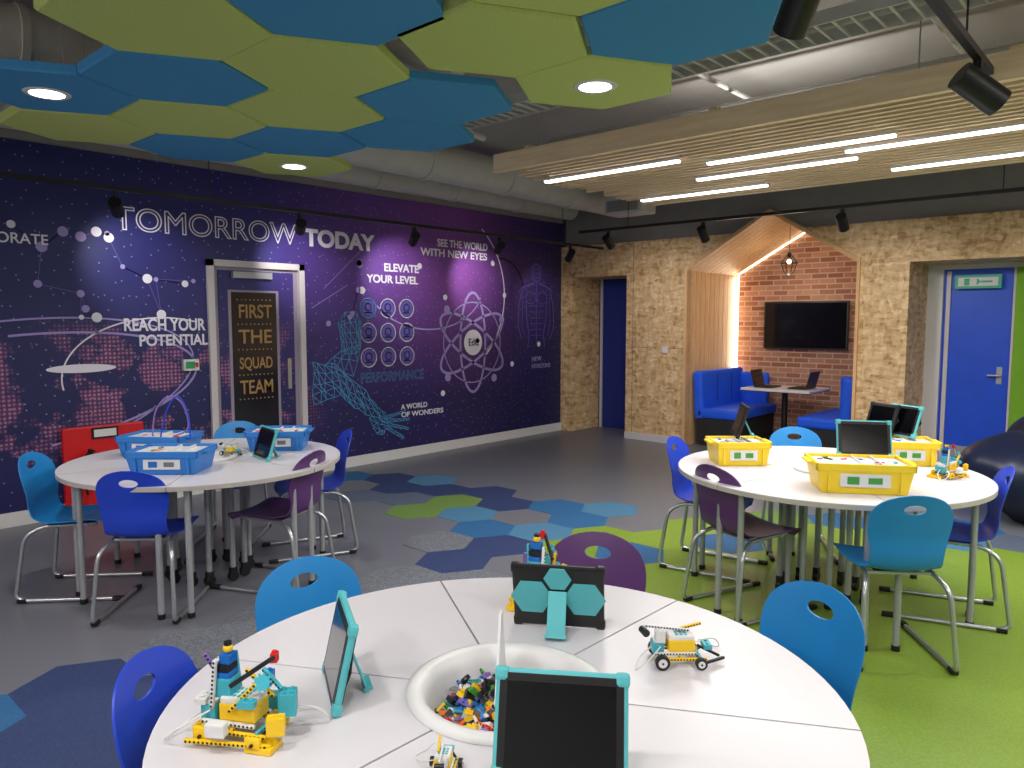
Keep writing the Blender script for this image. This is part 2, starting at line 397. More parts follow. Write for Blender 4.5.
for iy in range(3):
    for iz in range(3):
        cy=5.01+.27*iy;cz=1.17+.27*iz;m=M_mw if (iy,iz)!=(0,2) else M_mc
        disc2(cy,cz,.10,M_md,0);ell2(cy,cz,.10,.10,0,.018,m)
        ell2(cy,cz+.01,.04,.04,0,.012,M_mw);seg2(cy-.05,cz-.05,cy+.05,cz-.05,.014,M_mw)
random.seed(3);nodes=[(random.uniform(.6,3.1),random.uniform(1.55,2.35)) for _ in range(26)]
nodes+=[(random.uniform(4.3,5.0),random.uniform(1.5,2.2)) for _ in range(8)]
for i,p in enumerate(nodes):
    disc2(p[0],p[1],random.choice((.02,.03,.04)),random.choice((M_mw,M_ml,M_ml)))
    for q in sorted(nodes,key=lambda q:(q[0]-p[0])**2+(q[1]-p[1])**2)[1:3]: seg2(*p,*q,.006,M_md)
ell2(1.6,1.0,1.5,.45,.12,.018,M_ml,-1.4,1.5);ell2(1.2,.9,1.9,.6,.2,.014,M_ml,-1.0,1.3);ell2(2.8,1.1,.8,.5,.0,.012,M_mw,1.2,3.3)
g.add([(XW+.003,2.15+.26*math.cos(t*math.pi/12),1.19+.035*math.sin(t*math.pi/12)) for t in range(24)],[list(range(24))],M_mw)
random.seed(11)
def wquad(P0,P1,nu,nv,m,w=.006,jit=.02):
    grid=[]
    for i in range(nu+1):
        t=i/nu*(len(P0)-1);k=min(int(t),len(P0)-2);f=t-k
        a=Vector(P0[k]).lerp(Vector(P0[k+1]),f);c=Vector(P1[k]).lerp(Vector(P1[k+1]),f)
        grid.append([a.lerp(c,j/nv)+Vector((random.uniform(-jit,jit),random.uniform(-jit,jit))) for j in range(nv+1)])
    for i in range(nu+1):
        for j in range(nv+1):
            if j<nv: seg2(*grid[i][j],*grid[i][j+1],w,m)
            if i<nu: seg2(*grid[i][j],*grid[i+1][j],w,m)
            if i<nu and j<nv: seg2(*grid[i][j],*grid[i+1][j+1],w,m)
wquad([(4.30,1.15),(4.60,1.12),(4.95,.80),(5.25,.52)],[(4.30,.70),(4.62,.78),(4.88,.60),(5.20,.40)],12,4,M_mc)
wquad([(4.62,1.56),(4.70,1.66),(4.85,1.66),(4.93,1.52)],[(4.66,1.26),(4.72,1.22),(4.84,1.22),(4.90,1.30)],6,4,M_mc,jit=.01)
wquad([(4.66,1.26),(4.90,1.30)],[(4.45,1.12),(4.80,.98)],3,2,M_mc,jit=.01)
for k,(dy_,dz_) in enumerate(((.30,.05),(.36,-.02),(.34,-.10),(.27,-.17))):
    wquad([(5.22,.50-.03*k),(5.22+dy_,.50-.03*k+dz_)],[(5.20,.47-.03*k),(5.21+dy_,.475-.03*k+dz_)],4,1,M_mc,jit=.004)
wquad([(5.0,.50),(5.1,.32),(5.2,.30)],[(5.06,.52),(5.15,.36),(5.22,.34)],4,1,M_mc,jit=.004)
def outl(P,w,m):
    for i in range(len(P)-1): seg2(*P[i],*P[i+1],w,m)
cx=7.85
ell2(cx,2.22,.09,.12,0,.016,M_md);ell2(cx,2.22,.05,.07,0,.01,M_md)
for s_ in (-1,1):
    outl([(cx+s_*.05,2.08),(cx+s_*.27,2.02),(cx+s_*.36,1.8),(cx+s_*.38,1.5),(cx+s_*.3,1.32)],.016,M_md)
    outl([(cx+s_*.22,1.9),(cx+s_*.2,1.6),(cx+s_*.15,1.38),(cx+s_*.18,1.2)],.016,M_md)
    outl([(cx+s_*.28,1.85),(cx+s_*.3,1.5),(cx+s_*.24,1.35)],.01,M_md)
    ell2(cx+s_*.12,1.88,.1,.08,0,.01,M_md);ell2(cx+s_*.27,1.95,.07,.07,0,.01,M_md)
for k in range(6): seg2(cx-.16+.01*k,1.77-.08*k,cx+.16-.01*k,1.77-.08*k,.01,M_md)
seg2(cx,2.08,cx,1.25,.012,M_md)
ell2(7.15,1.95,.42,.42,0,.025,M_black,.2,1.7);seg2(7.33,2.3,7.33,.3,.012,M_mlow)
seg2(4.45,1.9,4.9,2.3,.006,M_ml);seg2(4.3,1.7,4.75,1.95,.006,M_ml)
g.out("line_artwork",parent=mg)
for i,(w_,z_) in enumerate((("FIRST",1.60),("THE",1.36),("SQUAD",1.12),("TEAM",.88))):
    text(w_,"door_lettering_%d"%i,(XL+.012,3.5,z_),RL,.34,.13,M_orange,door,bold=.01)

# ------------------------------------------------------------------ floor hex tiles
s_=.26;dx=1.5*s_;dy=math.sqrt(3)*s_
tiles=B();random.seed(21)
def inpoly(x,y,P):
    r=False;j=len(P)-1
    for i in range(len(P)):
        if (P[i][1]>y)!=(P[j][1]>y) and x<(P[j][0]-P[i][0])*(y-P[i][1])/(P[j][1]-P[i][1])+P[i][0]: r=not r
        j=i
    return r
green=[(-2.3,2.7),(-3.05,3.7),(-3.15,4.4),(-2.9,5.2),(-1.9,5.9),(-.2,6.0),(3.4,6.0),(3.4,2.0),(-.2,1.8),(-1.6,2.1)]
band=[(-6.2,3.5),(-6.3,4.6),(-5.2,5.0),(-4.0,5.1),(-3.2,5.7),(-1.8,6.5),(.5,6.8),(.5,6.0),(-1.9,5.9),(-2.9,5.2),(-3.15,4.4),(-3.05,3.7),(-3.0,3.2),(-3.5,3.1),(-3.9,3.7),(-4.8,3.9)]
carp=[(-3.75,-2.9),(-3.75,2.4),(-3.9,3.6),(-3.5,3.1),(-2.95,3.3),(-2.3,2.7),(-1.6,2.1),(-.2,1.8),(3.4,2.0),(3.4,-2.9)]
for i in range(-1,50):
    for j in range(-1,70):
        x=-6.6+i*dx;y=-3+j*dy+(dy/2 if i%2 else 0)
        if x<-6.32 or x>3.2 or y<-2.7 or y>8.1: continue
        m=None;rr=random.random()
        if inpoly(x,y,green): m=M_green if (rr<.95 or x>-2.2) else M_tblue
        elif inpoly(x,y,band): m=random.choice((M_tblue,M_tnavy,M_tteal,M_tgrey,M_tblue,M_tgreen,M_tnavy,M_tteal,M_tgrey,None))
        elif inpoly(x,y,carp): m=M_carpet
        if (x+3.15)**2+(y-.86)**2<.3: m=M_tnavy if y>.75 else M_tblue
        if m: tiles.prism(hexpts(x,y,s_),.0,.003 if m is not M_carpet else .004,m)
tiles.out("floor_hex_tiles")

# ------------------------------------------------------------------ hex acoustic ceiling panels
def hexpanel(x,y,m,z=2.70,light=False):
    b=B();P=hexpts(0,0,.41);P2=hexpts(0,0,.40)
    b.prism(P,.010,.045,m)
    vs=[(p[0],p[1],0) for p in P2]+[(p[0],p[1],.010) for p in P]
    b.add(vs,[(5,4,3,2,1,0)]+[(i,(i+1)%6,6+(i+1)%6,6+i) for i in range(6)],m)
    for a in (0,2,4):
        q=hexpts(0,0,.25)[a];b.cyl((q[0],q[1],.045),(q[0],q[1],ZC-z),.002,M_steel,6)
    if light:
        b.lathe([(.075,-.004),(.095,-.008),(.105,-.002),(.105,.0)],M_whitep,28);b.prism([(.078*math.cos(k*math.pi/14),.078*math.sin(k*math.pi/14)) for k in range(28)],-.005,.0,M_lens)
    o=b.out("acoustic_hex_panel",(x,y,z))
    if light: lamp('SPOT',"downlight_lamp",60,o,(0,0,-.03),col=(1,.95,.88),spot_size=2.4,spot_blend=.6,shadow_soft_size=.07)
G,Bl=M_felt_g,M_felt_b
for x,y,m,l in ((-4.22,1.28,Bl,1),(-4.22,1.99,G,0),(-4.22,2.70,Bl,0),(-3.58,1.63,Bl,0),(-3.58,2.34,G,0),(-3.58,3.05,Bl,0),
    (-2.94,1.28,G,0),(-2.94,1.98,G,0),(-2.94,2.69,Bl,0),(-2.30,1.62,Bl,0),(-4.86,1.63,G,0),(-4.86,2.34,Bl,0),(-4.86,3.05,G,1),(-1.27,.15,Bl,1)):  # last panel is out of view, added for its downlight
    hexpanel(x,y,m,2.69,bool(l))
for x,y,m,l in ((-2.15,2.29,G,0),(-2.15,2.99,G,1),(-1.51,2.64,Bl,0),(-1.51,1.93,G,0)):
    hexpanel(x,y,m,2.69,bool(l))

# ------------------------------------------------------------------ slatted canopy
b=B();random.seed(5);XA,XB=-3.62,2.6;zc=2.60
b.bb(XA,XB,3.84,3.885,zc,zc+.12,M_pine)
leds=[(4.27,-3.5,-2.42),(4.47,-2.32,-1.22),(4.71,-1.55,-.45),(4.93,-2.64,-1.56),(5.47,-3.44,-2.36),(5.47,-1.5,-.4),(4.47,-.4,.7),(5.2,.2,1.3),(4.27,.9,2.0)]
y=3.94
while y<5.85:
    x0=XA+random.choice((0,.0,.06,.12,.2));b.bb(x0,XB,y,y+.032,zc,zc+.075,M_pine);y+=.082
for x in (XA+.25,XA+1.6,XA+3,XA+4.4,XA+5.8): b.bb(x,x+.05,3.88,5.85,zc+.08,zc+.15,M_pine)
b.bb(XA,XB,5.86,5.9,zc,zc+.12,M_pine)
for x in (XA+.3,-1,1.5):
    for y in (4.0,5.7): b.cyl((x,y,zc+.1),(x,y,ZC),.004,M_steel,6)
can=b.out("slatted_timber_canopy")
for (yy,x0,x1) in leds:
    b=B();b.bb(x0,x1,-.02,.02,-.030,-.018,M_led);b.bb(x0-.01,x1+.01,-.026,.026,-.018,-.001,M_whitep);lo=b.out("linear_led_light",(0,yy,zc))
    lamp('AREA',"led_lamp",16,lo,((x0+x1)/2,0,-.036),shape='RECTANGLE',size=x1-x0,size_y=.035)
for x in (-2.2,.6):  # added lights tucked above the canopy to brighten the ceiling
    b=B();b.bb(-.6,.6,-.05,.05,-.03,0,M_dark);lo=b.out("added_ceiling_fill",(x,5.1,2.79))
    lamp('AREA',"ceiling_fill_lamp",9,lo,(0,0,.01),rot=(math.pi,0,0),shape='RECTANGLE',size=1.15,size_y=.08)

# ------------------------------------------------------------------ ceiling services
def duct(pts,r,m,name,fl=True):
    b=B();P=fillet(pts,.3,6);b.tube(P,r,m,20)
    if fl:
        for i in range(len(pts)-1):
            a,c=Vector(pts[i]),Vector(pts[i+1]);L=(c-a).length;k=int(L/1.2)
            for j in range(1,k+1):
                p=a.lerp(c,j/(k+1));d=(c-a).normalized()*.02;b.tube([p-d,p+d],r+.012,m,20)
    b.out(name)
duct([(-6.36,-2.9,3.08),(-6.36,8.3,3.08)],.13,M_duct,"round_duct")
duct([(-5.35,3.6,3.08),(-5.5,8.2,3.08)],.18,M_duct,"round_duct")
duct([(-3.5,.4,3.12),(-3.3,3.2,3.14)],.12,M_ductw,"round_duct")
duct([(-5.6,-.5,3.02),(-4.6,.4,3.02),(-4.5,3.0,3.05)],.16,M_ductw,"round_duct")
b=B();b.bb(-4.6,XR,6.55,6.85,3.05,3.3,M_duct);b.out("rectangular_duct")
b=B();b.bb(-5.0,XR,7.5,7.8,3.0,3.34,M_ceil);b.out("ceiling_beam")
b=B();b.bb(-2.6,XR,3.28,3.45,3.14,3.34,M_wallg);b.out("ceiling_beam")
for z,y,r in ((3.02,4.95,.035),(3.1,5.1,.025),(2.95,6.15,.03),(3.06,3.1,.02),(3.05,3.95,.03),(3.02,2.1,.02)):
    b=B();b.tube(fillet([(-4.6,y+.8,z+.1),(-4.2,y,z),(XR,y,z)],.2),r,M_duct,10);b.out("ceiling_conduit")
for x in (-2.5,-1.1,.3):
    b=B();b.tube([(x,YF,3.22),(x,8.2,3.22)],.018,M_duct,8);b.out("ceiling_conduit")
b=B()
for yy in (3.55,3.8): b.bb(-4.3,XR,yy,yy+.012,2.92,2.98,M_duct)
x=-4.3
while x<XR: b.bb(x,x+.012,3.55,3.81,2.92,2.93,M_duct);x+=.08
for x in (-4,-2,0,2):b.cyl((x,3.68,2.93),(x,3.68,ZC),.006,M_steel,6)
b.out("cable_tray")
b=B();b.box((-4.75,7.3,2.88),(.5,.3,.22),M_duct,bev=.02);b.box((-4.75,7.14,2.86),(.4,.02,.12),M_wallg);b.cyl((-4.75,7.3,2.9),(-4.75,7.3,3.3),.12,M_duct);b.out("ventilation_unit")

# ------------------------------------------------------------------ track lights
def track(p0,p1,heads,name="track_light_rail",hs=1.0):
    p0,p1=Vector(p0),Vector(p1);b=B()
    d=(p1-p0);L=d.length;a=math.atan2(d.y,d.x);c=(p0+p1)/2
    b.box(c,(L,.03,.03),M_black,(0,0,a))
    for t in (.08,.5,.92):
        q=p0.lerp(p1,t);b.cyl(q,(q.x,q.y,ZC),.004,M_black,6)
    rail=b.out(name)
    for (pos,aim,en,sz) in heads:
        h=B();P=Vector(pos);A=Vector(aim);dr=(A-P).normalized()
        h.cyl(P,P-Vector((0,0,.07)),.012,M_black,8);q=P-Vector((0,0,.11))
        h.tube([q-dr*.07*hs,q+dr*.09*hs],.045*hs,M_black,24);h.tube([q+dr*.0901*hs,q+dr*.092*hs],.036*hs,M_lens,20)
        h.box(P-Vector((0,0,.02)),(.03,.03,.04),M_black)
        ho=h.out("track_spotlight")
        lamp('SPOT',"spot_lamp",en,ho,q+dr*(.093*hs+.02),rot=dr.to_track_quat('-Z','Y').to_euler(),col=(1,.95,.9),spot_size=sz,spot_blend=.9,shadow_soft_size=.04)
tx_=-5.75
hs_=[((tx_,y,2.5),(XL,y+.45,z),e,s) for y,z,e,s in ((.4,1.9,20,1.3),(2.15,2.15,40,1.15),(3.66,2.2,48,1.1),(4.95,2.1,46,1.3),(6.2,2.15,50,1.15),(7.5,1.8,14,1.4))]
track((tx_,-2.5,2.52),(tx_,8.2,2.52),hs_)
track((-5.2,6.95,2.58),(3,6.95,2.58),[((x,6.95,2.56),(x-.1,8.4,z),34,1.9) for x,z in ((-4.8,1.5),(-3.65,1.2),(-2.3,1.4),(-.4,1.4),(1.5,1.4))])
track((-.67,-2.0,2.63),(-.67,3.78,2.63),[((-.67,3.54,2.62),(.25,4.35,1.8),45,1.6),((-.67,.6,2.62),(-1.6,1.7,.7),32,1.9),((-.67,-1.2,2.62),(-2,0,.7),42,1.9)],hs=1.25)
track((-.88,1.9,2.63),(1.5,1.9,2.63),[((-.88,2.25,2.63),(-1.9,3.2,1.4),36,1.6)],hs=1.15)
track((-4.9,-2.4,2.72),(-2.2,-.2,2.72),[((-4.3,-1.9,2.7),(-4.6,1.5,.7),50,1.9),((-2.9,-.8,2.7),(-3.4,1.2,.7),42,1.9)])
for (x,y) in ((1.6,.2),(1.6,3.0),(-.6,-1.6),(-3.6,-1.6),(1.8,6.4)):  # unseen fittings outside the view, added as fill light, down and up
    b=B();b.bb(-.6,.6,-.1,.1,0,.05,M_whitep);b.bb(-.58,.58,-.085,.085,-.004,0,M_led);b.bb(-.58,.58,-.085,.085,.05,.054,M_led);lo=b.out("added_fill_luminaire",(x,y,2.9))
    lamp('AREA',"fill_lamp",32,lo,(0,0,-.012),shape='RECTANGLE',size=1.15,size_y=.17)
    lamp('AREA',"fill_uplamp",20,lo,(0,0,.062),rot=(math.pi,0,0),shape='RECTANGLE',size=1.15,size_y=.17)
    b=B();b.cyl((-.5,0,.05),(-.5,0,ZC-2.9),.004,M_steel,6);b.cyl((.5,0,.05),(.5,0,ZC-2.9),.004,M_steel,6);b.out("fill_luminaire_wire",parent=lo)

# ------------------------------------------------------------------ gabled booth nook
b=B();YN=9.8
b.bb(NI[0]-.2,NI[1]+.2,YN,YN+.1,0,3.1,M_brick);b.out("wall_nook_brick")
b=B();y=YB-.04
while y<YN-.12:
    w=.118
    b.bb(NI[0]-.03,NI[0],y,y+w,0,EZ,M_pinev);b.bb(NI[1],NI[1]+.03,y,y+w,0,EZ,M_pinev)
    b.prism([(NI[0]-.03,EZ),(NI[0],EZ-.01),(APX,APZ),(APX,APZ+.04),(NI[0]-.03,EZ+.03)],y,y+w,M_pinev,'Y')
    b.prism([(NI[1]+.03,EZ),(NI[1],EZ-.01),(APX,APZ),(APX,APZ+.04),(NI[1]+.03,EZ+.03)],y,y+w,M_pinev,'Y')
    y+=.126
b.bb(NI[0]-.06,NI[0]-.031,YB+.02,YN,0,EZ,M_dark);b.bb(NI[1]+.031,NI[1]+.06,YB+.02,YN,0,EZ,M_dark)
b.out("gabled_timber_lining")
b=B();yl=YN-.03
b.bb(NI[0]+.005,NI[0]+.025,yl-.01,yl+.01,.5,EZ,M_ledw)
b.tube([(NI[0]+.015,yl,EZ),(APX,yl,APZ-.03),(NI[1]-.015,yl,EZ)],.012,M_ledw,8)
b.bb(NI[1]-.025,NI[1]-.005,yl-.01,yl+.01,.5,EZ,M_ledw);lo=b.out("led_strip_light")
lamp('AREA',"strip_lamp",7,lo,(NI[0]+.04,yl-.03,1.4),rot=(math.pi/2,0,math.pi/4*3),col=(1,.88,.7),shape='RECTANGLE',size=.03,size_y=1.5)
loc=(-3.62,9.1,2.24)
pend=B();pend.cyl((0,0,.15),(0,0,.49),.004,M_black,6);pend.cyl((0,0,.1),(0,0,.16),.02,M_black,12);pend.sphere((0,0,.05),.028,M_ledw,8)
for k in range(8):
    a=k*math.pi/4;c_,s2=math.cos(a),math.sin(a)
    pend.tube([(.02*c_,.02*s2,.14),(.1*c_,.1*s2,.03),(.06*c_,.06*s2,-.08),(.0,.0,-.11)],.005,M_black,5)
pend.tube([(.1*math.cos(k*math.pi/8),.1*math.sin(k*math.pi/8),.03) for k in range(16)],.005,M_black,5,closed=True)
po=pend.out("cage_pendant_lamp",loc)
lamp('POINT',"pendant_lamp",9,po,(0,0,-.2),col=(1,.86,.68),shadow_soft_size=.05)
b=B();b.box((0,0,0),(1.08,.05,.62),M_black,bev=.008);b.box((0,-.026,0),(1.04,.004,.58),M_screen);b.box((0,.03,0),(.4,.04,.3),M_black);b.out("wall_television",(-3.64,YN-.06,1.51))
def bench(s,name,x):
    b=B();L=1.2
    b.box((0,0,.2),(.5,L,.3),M_dark);b.box((s*.02,0,.41),(.56,L,.12),M_seat,bev=.035)
    b.box((-s*.24,0,.63),(.13,L,.62),M_seat,(0,-s*.06,0),bev=.04)
    for k in (-.2,.2): b.box((-s*.17,k,.63),(.006,.006,.5),M_navydoor)
    b.box((-s*.02,L/2-.05,.63),(.42,.1,.5),M_seat,bev=.04)
    b.out(name,(x,9.12,0))
bench(1,"upholstered_bench",-4.26);bench(-1,"upholstered_bench",-2.95)
b=B();b.box((0,0,.73),(.85,.7,.03),M_white,bev=.01);b.box((0,0,.712),(.84,.69,.008),M_dark);b.cyl((0,0,.02),(0,0,.71),.035,M_black);b.lathe([(0,.03),(.2,.02),(.22,0),(0,0)],M_black,30);b.out("booth_table",(-3.62,9.1,0))
def laptop(loc,rz):
    b=B();b.box((0,0,.008),(.32,.22,.016),M_black,bev=.004);b.box((0,.135,.11),(.32,.01,.21),M_black,(-.25,0,0),bev=.004);b.box((0,.13,.11),(.3,.004,.19),M_screen,(-.25,0,0))
    b.box((0,0,.017),(.28,.12,.002),M_dark);b.out("laptop",loc,rz)
laptop((-3.82,9.05,.746),math.pi/2);laptop((-3.42,9.1,.746),-math.pi/2)
b=B();b.box((0,0,0),(.08,.012,.08),M_whitep);b.out("wall_socket",(-4.9,YB-.01,1.2))

# ------------------------------------------------------------------ chair
def catmull(P,n):
    o=[];P=[P[0]]+P+[P[-1]]
    for i in range(1,len(P)-2):
        for k in range(n):
            t=k/n;a,b_,c,d=[Vector(q) for q in P[i-1:i+3]]
            o.append(.5*((2*b_)+(c-a)*t+(2*a-5*b_+4*c-d)*t*t+(3*b_-a-3*c+d)*t**3))
    o.append(Vector(P[-2]));return o
def make_chair_mesh():
    prof=catmull([(.235,.40),(.225,.432),(.18,.448),(.08,.442),(-.03,.435),(-.12,.44),(-.175,.462),(-.2,.52),(-.205,.60),(-.225,.69),(-.245,.77),(-.258,.815)],6)
    K=len(prof);ln=[0]
    for i in range(1,K):ln.append(ln[-1]+(prof[i]-prof[i-1]).length)
    T=ln[-1];NU=20
    def hw(t):
        keys=[(0,.16),(.06,.19),(.2,.205),(.40,.195),(.52,.16),(.62,.158),(.8,.18),(.9,.18),(1,.178)]
        for a,c in zip(keys,keys[1:]):
            if t<=c[0]:
                u=(t-a[0])/(c[0]-a[0]);u=u*u*(3-2*u);w=a[1]+(c[1]-a[1])*u;break
        if t>.80: w*=max(.0,1-((t-.80)/.20)**2.7)**.5 if t<.9999 else .0
        if t<.08: w*=.8+.2*math.sin(t/.08*math.pi/2)
        return max(w,.025)
    vs=[];fs=[]
    for side in (0,1):
        for i in range(K):
            p=prof[i];t=ln[i]/T
            d=(prof[min(i+1,K-1)]-prof[max(i-1,0)]).normalized()
            n=Vector((d.y,-d.x))
            if t<.5 and n.y<0: n=-n
            if t>=.5 and n.x<0: n=-n
            w=hw(t);bl=min(1,max(0,(t-.45)/.15))
            for j in range(NU+1):
                u=-1+2*j/NU;curl=(.018*(1-bl)+.035*bl)*(u*w/.2)**2
                q=p+n*(curl-side*.006)
                vs.append((u*w,q.x,q.y))
    W=NU+1
    for i in range(K-1):
        for j in range(NU):
            a=i*W+j;fs.append((a,a+1,a+W+1,a+W));o=K*W;fs.append((o+a,o+a+W,o+a+W+1,o+a+1))
    o=K*W
    for i in range(K-1):
        a=i*W;fs.append((a,a+W,o+a+W,o+a));a=i*W+NU;fs.append((a,o+a,o+a+W,a+W))
    for j in range(NU):
        fs.append((j,o+j,o+j+1,j+1));a=(K-1)*W+j;fs.append((a,a+1,o+a+1,o+a))
    b=B();b.add(vs,fs,M_lb,True);me=b.mesh("shell_raw")
    so=put(me,"tmp_shell");c=B()
    c.prism([(.048*math.cos(k*math.pi/16),.745+.022*math.sin(k*math.pi/16)) for k in range(32)],-.5,0,M_lb,'Y',True)
    co=put(c.mesh("cut"),"tmp_cut")
    md=so.modifiers.new("b","BOOLEAN");md.object=co;md.operation='DIFFERENCE';md.solver='EXACT'
    bpy.context.view_layer.update();dg=bpy.context.evaluated_depsgraph_get()
    me2=bpy.data.meshes.new_from_object(so.evaluated_get(dg))
    bpy.data.objects.remove(so);bpy.data.objects.remove(co)
    b=B()
    b.add([v.co for v in me2.vertices],[list(p.vertices) for p in me2.polygons],M_lb,True)
    for s in (-1,1):
        b.tube(fillet([(s*.13,.17,.425),(s*.15,-.12,.418),(s*.185,-.2,.37),(s*.205,-.25,.03),(s*.205,-.2,.012),(s*.205,.30,.012)],.06,5),.0115,M_chrome,10)
        b.box((s*.205,.30,.012),(.03,.06,.024),M_black,bev=.006);b.box((s*.205,-.215,.012),(.03,.05,.024),M_black,bev=.006)
    b.cyl((-.15,.12,.42),(.15,.12,.42),.009,M_chrome,8);b.cyl((-.16,-.1,.416),(.16,-.1,.416),.009,M_chrome,8)
    b.box((0,.02,.425),(.2,.2,.02),M_dark)
    me=b.mesh("school_chair")
    try: me.set_sharp_from_angle(angle=math.radians(40))
    except Exception: pass
    return me
CH=make_chair_mesh()
def chair(x,y,dx_,dy_,m):
    o=put(CH,"school_chair",(x,y,.004),math.atan2(-dx_,dy_))
    o.material_slots[0].link='OBJECT';o.material_slots[0].material=m
for c in ((-4.74,1.48,.68,.73,M_lb),(-4.12,1.64,-.72,.69,M_rb),(-3.96,2.33,-.9,-.42,M_pu),(-4.38,2.84,-.4,-.92,M_rb),(-5.09,2.61,.72,-.70,M_lb),
          (-2.20,4.34,.95,.15,M_rb),(-1.72,3.83,.35,.94,M_pu),(-.97,3.76,-.6,.80,M_lb),(-.86,4.50,-.95,-.3,M_rb),(-1.9,5.07,.5,-.85,M_lb),
          (-1.81,1.26,.95,-.1,M_lb),(-1.42,1.93,.4,-.92,M_pu),(-.82,1.92,-.38,-.92,M_lb),(-1.53,.81,.75,.65,M_rb)):
    chair(*c)

# ------------------------------------------------------------------ tables
def table(x,y,R,phase,name,tr=.2,bowl=True,H=.73):
    e=empty(name,(x,y,0));b=B();ri=tr
    for k in range(6):
        a0=phase+k*math.pi/3;a1=a0+math.pi/3;n=14;gap=.0028
        def P(r,a,sgn):
            off=sgn*gap;return (r*math.cos(a)-off*math.sin(a),r*math.sin(a)+off*math.cos(a))
        poly=[P(ri,a0,1)]+[P(R,a0,1)]+[(R*math.cos(a0+(a1-a0)*i/n),R*math.sin(a0+(a1-a0)*i/n)) for i in range(1,n)]+[P(R,a1,-1)]+[P(ri,a1,-1)]+[(ri*math.cos(a1-(a1-a0)*i/6),ri*math.sin(a1-(a1-a0)*i/6)) for i in range(1,6)]
        b.prism(poly,H-.004,H,M_white);b.prism(poly,H-.026,H-.004,M_edge)
    b.out("segmented_top",parent=e)
    b=B()
    for k in range(6):
        a0=phase+k*math.pi/3
        for s in (-1,1):
            a=a0+s*.085/R*1.0;r=R-.09
            p=(r*math.cos(a),r*math.sin(a))
            b.cyl((p[0],p[1],.02),(p[0],p[1],H-.026),.0165,M_steel,12);b.cyl((p[0],p[1],0.004),(p[0],p[1],.03),.02,M_black,12)
            q=((ri+.09)*math.cos(a0+s*.22),(ri+.09)*math.sin(a0+s*.22))
            b.cyl((q[0],q[1],.09),(q[0],q[1],H-.026),.0165,M_steel,12)
            b.box((q[0],q[1],.075),(.03,.04,.03),M_black);b.cyl((q[0]-.014,q[1],.035),(q[0]+.014,q[1],.035),.031,M_black,16)
            b.cyl((p[0],p[1],H-.05),(q[0],q[1],H-.05),.013,M_steel,8)
    b.out("leg_frame",parent=e)
    if bowl:
        b=B();b.lathe([(ri+.035,H+.001),(ri+.036,H+.012),(ri+.02,H+.018),(ri,H+.012),(ri-.012,H-.02),(ri-.03,H-.11),(ri-.06,H-.13),(0,H-.13)],M_whitep,48);b.out("centre_tub",parent=e)
    return e
table(-1.11,1.22,.755,math.radians(29),"round_segmented_table",.195)
table(-4.43,2.12,.80,math.radians(20),"round_segmented_table",.14)
table(-1.46,4.30,.82,math.radians(10),"round_segmented_table",.14)

# ------------------------------------------------------------------ building-brick toys
def brick(b,w,d,h,m,studs=True):
    b.box((0,0,h/2),(w,d,h),m)
    if studs:
        nx=max(1,round(w/.016));ny=max(1,round(d/.016))
        for i in range(nx):
            for j in range(ny):
                x=-w/2+(i+.5)*w/nx;y=-d/2+(j+.5)*d/ny;b.cyl((x,y,h),(x,y,h+.0035),.0048,m,8)
def T(x,y,z,rz=0,rx=0,ry=0): return Matrix.Translation((x,y,z))@Matrix.Rotation(rz,4,'Z')@Matrix.Rotation(rx,4,'X')@Matrix.Rotation(ry,4,'Y')
def beam(b,M,n,m,mh=None):
    b.M=M;L=n*.008;b.box((0,0,0),(L,.0075,.0075),m,bev=.0025)
    for i in range(n):
        x=-L/2+(i+.5)*.008;b.cyl((x,-.0040,0),(x,.0040,0),.0025,mh or M_dark,6)
H=.731
random.seed(9);b=B()
for i in range(520):
    r=.175*math.sqrt(random.random());a=random.uniform(0,6.283);zz=-.12+.018+random.random()*.04+.015*(1-r/.185)
    zz+= .035*abs(math.sin(a*1.5+.6))
    M_=T(r*.92*math.cos(a),r*.92*math.sin(a),zz,random.uniform(0,6.28),random.uniform(-.8,.8),random.uniform(-.8,.8))
    mm=random.choice(LEGO+LEGO[:6]+[LEGO[5],LEGO[5],LEGO[4],M_bgrey,M_bgrey,LEGO[2]])
    if i%6==5: beam(b,M_,random.choice((5,7,9)),mm)
    elif i%17==3: b.M=M_;b.cyl((0,-.004,0),(0,.004,0),.013,LEGO[5],14);b.cyl((0,-.005,0),(0,.005,0),.006,mm,10)
    else: b.M=M_;brick(b,random.choice((.012,.016,.024,.032,.048)),random.choice((.008,.012,.016,.024)),random.choice((.005,.008,.011)),mm,i>300)
b.M=Matrix.Identity(4)
b.out("toy_brick_pile",(-1.11,1.22,H))
b=B();b.prism([(-.13,0),(.13,0),(.03,.26),(.0,.26)],-.003,.003,M_whitep,'Y');b.out("tub_divider",(-1.155,1.245,H-.1),rz=2.2)
